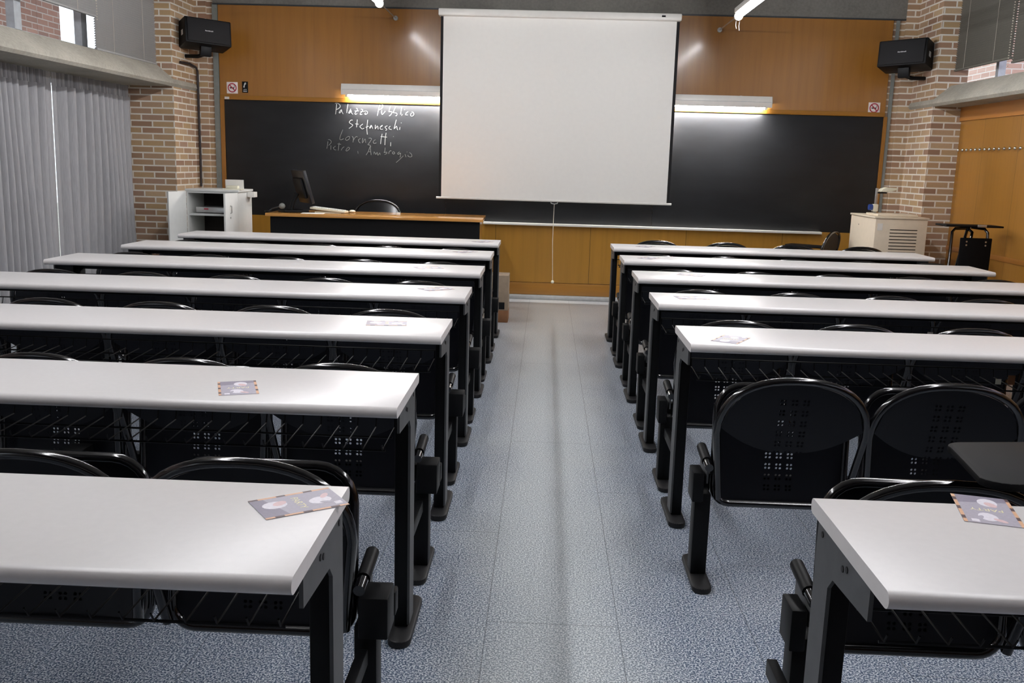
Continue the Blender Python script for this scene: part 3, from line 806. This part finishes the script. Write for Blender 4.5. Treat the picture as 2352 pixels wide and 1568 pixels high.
# ------------------------------------------------------------------ flyers on the desks
FL = {('left', 7): [(576,1149),(755,1117),(793,1164),(614,1196)], ('left', 6): [(586,873),(593,905),(505,909),(501,878)], ('left', 5): [(847,737),(932,738),(930,748),(843,747)], ('left', 4): [(963,662.5),(1020,658),(1042,664.5),(981,669)],
 ('left', 3): [(952.6,613.5),(1006.5,612.4),(1015,616.4),(963,618)], ('left', 2): [(1044,578),(1077.5,576),(1094,578),(1060,581)], ('left', 1): [(1086.5,555),(1115,553.5),(1132,555),(1104,556.8)],
 ('right', 7): [(2310,1146),(2351,1212),(2221,1199),(2185,1135.4)], ('right', 5): [(1633,782),(1663.5,769),(1722,776.6),(1694,790.5)], ('right', 4): [(1551,679.5),(1617.4,680.5),(1626.3,687.8),(1560.6,687.2)],
 ('right', 3): [(1564.4,627.2),(1618,631.4),(1612,634.6),(1558,630.7)], ('right', 2): [(1470,593),(1490,590),(1511,592),(1490,595)], ('right', 1): [(1461.6,565),(1475,563),(1506,567.4),(1491,568.7)]}
def flyer_mesh():
    mb = MB(); w, h = .148, .098
    mb.use('fl_grey').box(-w/2, w/2, -h/2, h/2, 0, .0006)
    def patch(mat, pts, z): mb.use(mat).prism(pts, 2, .0006, .0006+z)
    def el(cx, cy, a, b, rot=0, n=14):
        return [(cx+a*math.cos(t)*math.cos(rot)-b*math.sin(t)*math.sin(rot), cy+a*math.cos(t)*math.sin(rot)+b*math.sin(t)*math.cos(rot)) for t in [2*math.pi*i/n for i in range(n)]]
    patch('fl_dark', [(-w/2, -h/2+.006), (-.03, -h/2+.006), (-.05, h/2-.006), (-w/2, h/2-.006)], .00005)
    for s in (-1, 1):
        for i in range(9):
            y0 = s*(h/2-.0032); x0 = -w/2+i*w/9
            patch(('fl_orange', 'fl_brown', 'fl_orange')[(i+(s > 0)) % 3], [(x0, y0-.0032), (x0+w/9, y0-.0032), (x0+w/9, y0+.0032), (x0, y0+.0032)], .00008)
    patch('fl_white', el(-.04, .008, .022, .017), .0001); patch('fl_pink', el(-.030, .012, .014, .009, .5), .00014)
    patch('fl_white', el(.038, -.004, .021, .016, .2), .0001); patch('fl_pink', el(.052, .014, .013, .006, .9), .00014); patch('fl_grey', el(.045, -.018, .012, .005, -.4), .00014)
    patch('fl_white', [(.055, -.035), (.068, -.035), (.068, -.022), (.055, -.022)], .0001)
    # yellow lettering across the middle
    cu = bpy.data.curves.new('t', 'FONT'); cu.body = 'PARTY'; cu.size = .019; cu.align_x = 'CENTER'; cu.align_y = 'CENTER'; cu.extrude = .00006
    to = bpy.data.objects.new('t', cu); me = bpy.data.meshes.new_from_object(to); bpy.data.objects.remove(to); bpy.data.curves.remove(cu)
    b = bmesh.new(); b.from_mesh(me); bpy.data.meshes.remove(me)
    mb.use('fl_yellow')._add(b, Matrix.Translation((0, 0, .00075)) @ Matrix.Rotation(-math.pi/2, 4, 'Z'))
    return mb
fl0 = None
for (side, k), c in FL.items():
    w4 = [at(x, y, 2, HT) for x, y in c]; ctr = sum(w4, Vector())/4
    e = (w4[1]-w4[0])+(w4[2]-w4[3]); ang = math.atan2(e.y, e.x)
    where = f'{ORD[k-1]} {side} desk from the chalkboard'
    if k == 7: where = f'nearest {side} desk'
    lab = f'printed party flyer lying on the {where}'
    if fl0 is None:
        fl0 = flyer_mesh().build('flyer', None, None, (ctr.x, ctr.y, HT+.0004), (0, 0, ang), smooth=0); tag(fl0, lab, 'flyer', 'party flyers on the desks')
    else:
        o = fl0.copy(); COL.objects.link(o); o['label'] = lab; o.location = (ctr.x, ctr.y, HT+.0004); o.rotation_euler = (0, 0, ang)

# ------------------------------------------------------------------ teacher's desk and its things
td = thing('teacher_desk', 'wooden teacher desk with black front before the chalkboard', 'desk', (-1.53, 8.66, 0), math.radians(1.5))
ZT = .848
MB().box(-.975, .965, -.33, .33, ZT-.028, ZT, .003).build('desktop', 'desk_wood', td)
MB().box(-.945, .935, -.27, -.245, .06, ZT-.028).build('front_panel', 'teacher_black', td)
for x in (-.945, .91): MB().box(x, x+.025, -.245, .30, 0, ZT-.028).build('side_panel', 'wood_low', td)
# monitor
mo = thing('computer_monitor', 'black computer monitor seen from behind on the teacher desk', 'monitor', (-2.27, 8.62, ZT), math.radians(-58))
T = Matrix.Translation((0, .02, .225)) @ Matrix.Rotation(math.radians(16), 4, 'X')
MB().box(-.185, .185, .0, .030, -.15, .155, .006, mtx=T).build('housing', 'seat_grey', mo)
MB().box(-.12, .12, -.028, .0, -.10, .09, .012, mtx=T).build('back_cover', 'black_plastic', mo)
MB().box(-.168, .168, .0302, .0315, -.125, .14, mtx=T).build('screen_glass', 'black_gloss', mo)
MB().tube([(0, -.02, .17), (0, -.06, .09), (0, -.08, .02)], [.022, .02, .024], 10).build('neck', 'black_plastic', mo)
MB().box(-.11, .11, -.17, .06, 0, .022, .008).build('base', 'black_plastic', mo)
mc = thing('microphone', 'grey microphone on a bent stalk at the left end of the teacher desk', 'microphone', (-2.40, 8.50, ZT))
a = at(648, 473, 1, 8.50)
MB().ball((a.x+2.40, 0, a.z-ZT), .028).build('windscreen', 'steel_strip', mc)
MB().tube([(a.x+2.40-.13, .0, .002), (a.x+2.40-.09, 0, .03), (a.x+2.40-.02, 0, a.z-ZT-.004)], .006, 8).build('gooseneck', 'dark_frame', mc)
MB().cyl((a.x+2.40-.13, 0, 0), (a.x+2.40-.13, 0, .012), .03, 16).build('base', 'black_plastic', mc)
kb = thing('keyboard', 'cream keyboard lying sloped on the teacher desk', 'keyboard', (-1.99, 8.60, ZT), math.radians(-6))
MB().box(-.165, .165, -.06, .06, .02, .038, .004, mtx=Matrix.Rotation(math.radians(5), 4, 'Y')).build('case', 'cream', kb)
mb = MB()
for i in range(14):
    for j in range(4): mb.box(-.15+i*.0215, -.133+i*.0215, -.048+j*.023, -.03+j*.023, .038, .043, mtx=Matrix.Rotation(math.radians(5), 4, 'Y'))
mb.build('keys', 'white_metal', kb)
MB().box(-.12, .13, -.05, .05, .0, .012, .002).build('stand', 'cream', kb)
tag(MB().box(-.10, .10, -.07, .07, 0, .003).build('paper_sheet', 'paper', None, (-2.10, 8.44, ZT), (0, 0, .1)), 'white paper sheet before the monitor on the teacher desk', 'paper')
ms = thing('computer_mouse', 'pale mouse at the right end of the cream keyboard', 'mouse', (-1.80, 8.72, ZT+.0))
MB().ball((0, 0, .014), .03, 1, 1.3, .48).build('shell', 'cream', ms)
a = at(917, 490, 2, ZT+.01)
tag(MB().box(-.018, .018, -.012, .012, 0, .020, .002).build('chalk_box', 'paper', None, (a.x, a.y-.05, ZT), (0, 0, .2)), 'tiny white chalk box on the teacher desk beside the chair', 'box')
tc = chair('black glossy chair behind the teacher desk', (at(861, 480, 1, 9.1).x, 9.17, 0), math.pi, None, False, .945)
for ch in KIDS[tc.name]:
    if ch.name.startswith('backrest'): ch.data.materials[0] = M['black_gloss']
# the chair stands on longer legs: lift its seat group

# ------------------------------------------------------------------ white cabinet on the left
cx0, cx1, cy0, cy1, ch = -3.235, -2.768, 8.40, 8.80, 1.018
cab = thing('white_cabinet', 'white cabinet with both doors open beside the left brick pier', 'cabinet', ((cx0+cx1)/2, (cy0+cy1)/2, 0))
hw, hd = (cx1-cx0)/2, (cy1-cy0)/2
mb = MB(); mb.box(-hw, -hw+.016, -hd, hd, .0, ch); mb.box(hw-.016, hw, -hd, hd, 0, ch); mb.box(-hw, hw, -hd, hd, 0, .08); mb.box(-hw+.016, hw-.016, -hd, hd, ch-.016, ch)
mb.build('carcass', 'white_metal', cab)
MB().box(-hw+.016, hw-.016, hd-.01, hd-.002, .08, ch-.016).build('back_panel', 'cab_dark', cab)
MB().box(-hw-.01, hw+.012, -hd-.01, hd+.01, ch, ch+.02, .003).build('top', 'white_metal', cab)
MB().box(-hw+.016, hw-.016, -hd+.02, hd-.01, .80, .818).build('shelf', 'cab_in', cab)
MB().box(-hw+.016, hw-.016, -hd+.03, hd-.01, .55, .56).build('shelf', 'cab_in', cab)
dl = MB().box(-.215, 0, -.009, .009, .09, ch-.003, .002).build('door', 'white_metal', cab, (-hw-.004, -hd-.012, 0), (0, 0, math.radians(68)))
mb = MB()
for z in (.90, .60): mb.box(-.035, .03, .009, .026, z-.012, z+.012, .003); mb.box(-.02, -.008, .009, .02, z-.03, z+.03)
mb.build('hinge', 'dark_frame', dl)
mb = MB(); mb.box(-.205, -.195, .009, .014, .93, .985); mb.box(-.207, -.185, .009, .013, .755, .78); mb.build('lock', 'cable', dl)
dr = MB().box(-.009, .009, -.275, 0, .09, ch-.003, .002).build('door', 'white_metal', cab, (hw-.008, -hd-.004, 0), (0, 0, math.radians(-4)))
mb = MB(); mb.tube([(.010, -.17, .905), (.022, -.17, .90), (.022, -.17, .845), (.010, -.17, .84)], .005, 8); mb.cyl((.008, -.17, .80), (.013, -.17, .80), .008, 10); mb.build('handle', 'silver', dr)
dv = thing('disc_player', 'flat silver player on the shelf of the white cabinet', 'player', (-3.01, 8.58, .818))
MB().box(-.165, .17, -.12, .13, .008, .058, .004).build('case', 'silver', dv)
mb = MB(); mb.box(-.09, -.05, -.1215, -.12, .035, .046); mb.build('display', 'red', dv)
MB().cyl((.13, -.122, .034), (.13, -.12, .034), .011, 12).build('dial', 'black_plastic', dv)
tag(MB().box(-.07, .12, -.10, .10, 0, .007, .001).build('yellow_folder', 'fl_yellow', None, (-3.02, 8.55, .5605)), 'thin yellow folder in the lower part of the white cabinet', 'folder')
wb = MB().box(0, .066, -.05, .05, 0, .049, .004).build('white_box', 'white_paint', None, (cx1+.001, 8.71, .966)); tag(wb, 'white box fixed to the upper right side of the white cabinet', 'box')
hp = thing('paper_holder', 'small white paper holder on top of the white cabinet', 'holder', (-2.875, 8.60, ch+.02))
MB().prism([(-.04, 0), (.05, 0), (.05, .005), (.045, .085), (.04, .085), (.042, .006), (-.04, .006)], 0, -.085, .085).build('stand', 'white_paint', hp)
MB().box(-.055, .05, -.03, .03, .006, .032, .003).build('cream_block', 'cream', hp)
tag(MB().box(-.08, .08, -.06, .06, 0, .006, .001).build('pale_notebook', 'cream', None, (-2.83, 8.47, ch+.02), (0, 0, .12)), 'pale notebook on the right front of the white cabinet top', 'notebook')

# ------------------------------------------------------------------ beige projector cabinet on the right
bx0, bx1, by0, by1, bh = 2.865, 3.315, 8.30, 8.97, .962
bc = thing('beige_cabinet', 'beige metal cabinet with a slotted front beside the right pier', 'cabinet', ((bx0+bx1)/2, (by0+by1)/2, 0))
hw, hd = (bx1-bx0)/2, (by1-by0)/2
MB().box(-hw, hw, -hd, hd, .04, bh, .008).build('body', 'beige', bc)
MB().box(-hw-.008, hw+.008, -hd-.008, hd+.008, bh, bh+.016, .003).build('lid', 'beige', bc)
mb = MB()
for i in range(10): mb.box(-hw+.13, hw-.085, -hd-.0015, -hd+.01, .905-.028*i-.04, .912-.028*i-.04)
mb.build('vent_slots', 'slot', bc)
MB().box(-hw+.02, -hw+.065, -hd-.002, -hd, .86, .92).build('paper_tag', 'paper', bc)
mb = MB(); mb.cyl((-hw-.001, .10, .885), (-hw+.01, .10, .885), .006, 10); mb.box(-hw-.002, -hw, -.06, -.03, .62, .63); mb.build('lock', 'slot', bc)
mb = MB()
for x in (-1, 1):
    for y in (-1, 1): mb.cyl((x*(hw-.05), y*(hd-.05), 0), (x*(hw-.05), y*(hd-.05), .042), .025, 12)
mb.build('castor', 'black_rubber', bc)
oh = thing('overhead_projector', 'overhead projector with blue focus knob on the beige cabinet', 'projector', (2.95, 8.52, bh+.016))
MB().box(-.05, .30, -.16, .16, 0, .02, .006).build('base', 'beige', oh)
MB().box(-.035, -.013, -.011, .011, .015, .24, .002).build('mast', 'silver', oh)
MB().box(-.05, -.005, -.025, .03, .035, .10, .006).build('focus_block', 'cream', oh)
MB().cyl((-.052, 0, .072), (-.082, 0, .072), .026, 16).build('focus_knob', 'blue', oh)
MB().box(-.02, .06, -.018, .018, .195, .207, .003).build('arm', 'black_plastic', oh)
MB().prism([(-.005, .21), (.075, .21), (.14, .23), (.14, .245), (.05, .25), (.01, .235)], 1, -.045, .045, .004).build('lens_head', 'cream', oh)

# ------------------------------------------------------------------ folded black stand at the right wall
fs = thing('folding_stand', 'black folding stand with a thin flat top against the right wood wall', 'stand', (3.40, 7.72, 0))
a = at(2160, 513, 1, 7.72); b = at(2290, 519, 1, 7.72); zt = (a.z+b.z)/2
MB().box(a.x-3.40, min(b.x, 3.705)-3.40, -.12, .10, zt-.014, zt, .004).build('top_board', 'tablet_black', fs)
c1 = at(2203, 545, 1, 7.70); c2 = at(2276, 546, 1, 7.70)
xa, xb, zp = c1.x-3.40, c2.x-3.40, c1.z
MB().box(xa, xb, -.05, -.035, .30, zp, .006).build('panel', 'tablet_black', fs)
mb = MB()
for x in (xa+.05, xb-.05):
    for z in (zp-.03, zp-.058): mb.cyl((x, -.052, z), (x, -.049, z), .007, 10)
mb.build('bolt', 'silver', fs)
lx = at(2190, 530, 1, 7.72).x-3.40
for pts in ([(lx, .02, .0), (lx, .02, zt-.06), (lx+.02, .02, zt-.035), (lx+.12, .02, zt-.03), (lx+.15, .0, zt-.06), (xa+.09, -.03, zp-.02)],
            [(xb-.03, -.03, zp-.03), (xb-.03, -.02, zt-.06), (xb-.05, 0, zt-.03), (xb-.15, .02, zt-.02)],
            [(lx-.09, .04, 0), (lx+.03, .03, .42), (lx+.115, .02, zt-.05), (lx+.12, .0, zt-.02)],
            [(xb-.02, .04, 0), (xb-.025, .0, .32)]):
    mb = MB(); mb.tube(pts, .012, 10); mb.build('leg', 'black_gloss', fs)
tag(MB().box(-.035, .035, -.004, .004, 0, .02, .002).build('silver_clip', 'silver', None, (at(2256, 518, 1, 7.60).x, 7.597, zt-.012)), 'small silver clip on the edge of the folding stand top', 'clip')

# ------------------------------------------------------------------ boxes on the floor by the first left desk
tag(MB().box(-.16, .0, -.12, .12, 0, .105, .004).build('cardboard_box', 'cardboard', None, (-.296, 8.03, 0)), 'brown cardboard box on the floor beside the front left desk leg', 'box')
g = thing('upright_case', 'grey brown upright case stacked on the cardboard box by the aisle', 'case', (-.296, 8.03, .105))
MB().box(-.16, .0, -.12, .12, .0, .30, .004).build('case_body', 'greybox', g)
MB().box(-.13, -.03, -.124, -.12, .01, .07, .002).build('dark_strip', 'black_plastic', g)  # plain dark strip low on the front of the case

# papers left in the book racks
for px, py, Y, w_, h_, mt, lab in ((2139, 744, YR(4)-.16, .025, .03, 'paper', 'small white paper in the rack under the fourth right desk, left of the green card'), (2244, 752, YR(4)-.16, .018, .02, 'paper', 'scrap of white paper next to the green card under the fourth right desk'),
        (2270, 757, YR(4)-.16, .05, .022, 'green_card', 'green card lying in the rack under the fourth right desk'), (2293, 876, YR(5)-.16, .02, .02, 'cream', 'cream paper scrap in the rack under the fifth right desk'), (2320, 896, YR(5)-.16, .025, .035, 'cardboard', 'brown card in the rack under the fifth right desk')):
    if mt == 'green_card': M[mt] = plain('green_card', (70, 96, 40), .6)
    a = at(px, py, 1, Y)
    zb = max(.5985, a.z-h_/2)
    tag(MB().box(-w_/2, w_/2, -.001, .001, 0, h_).build('rack_paper', mt, None, (a.x, Y, .5965)), lab, 'paper', None)
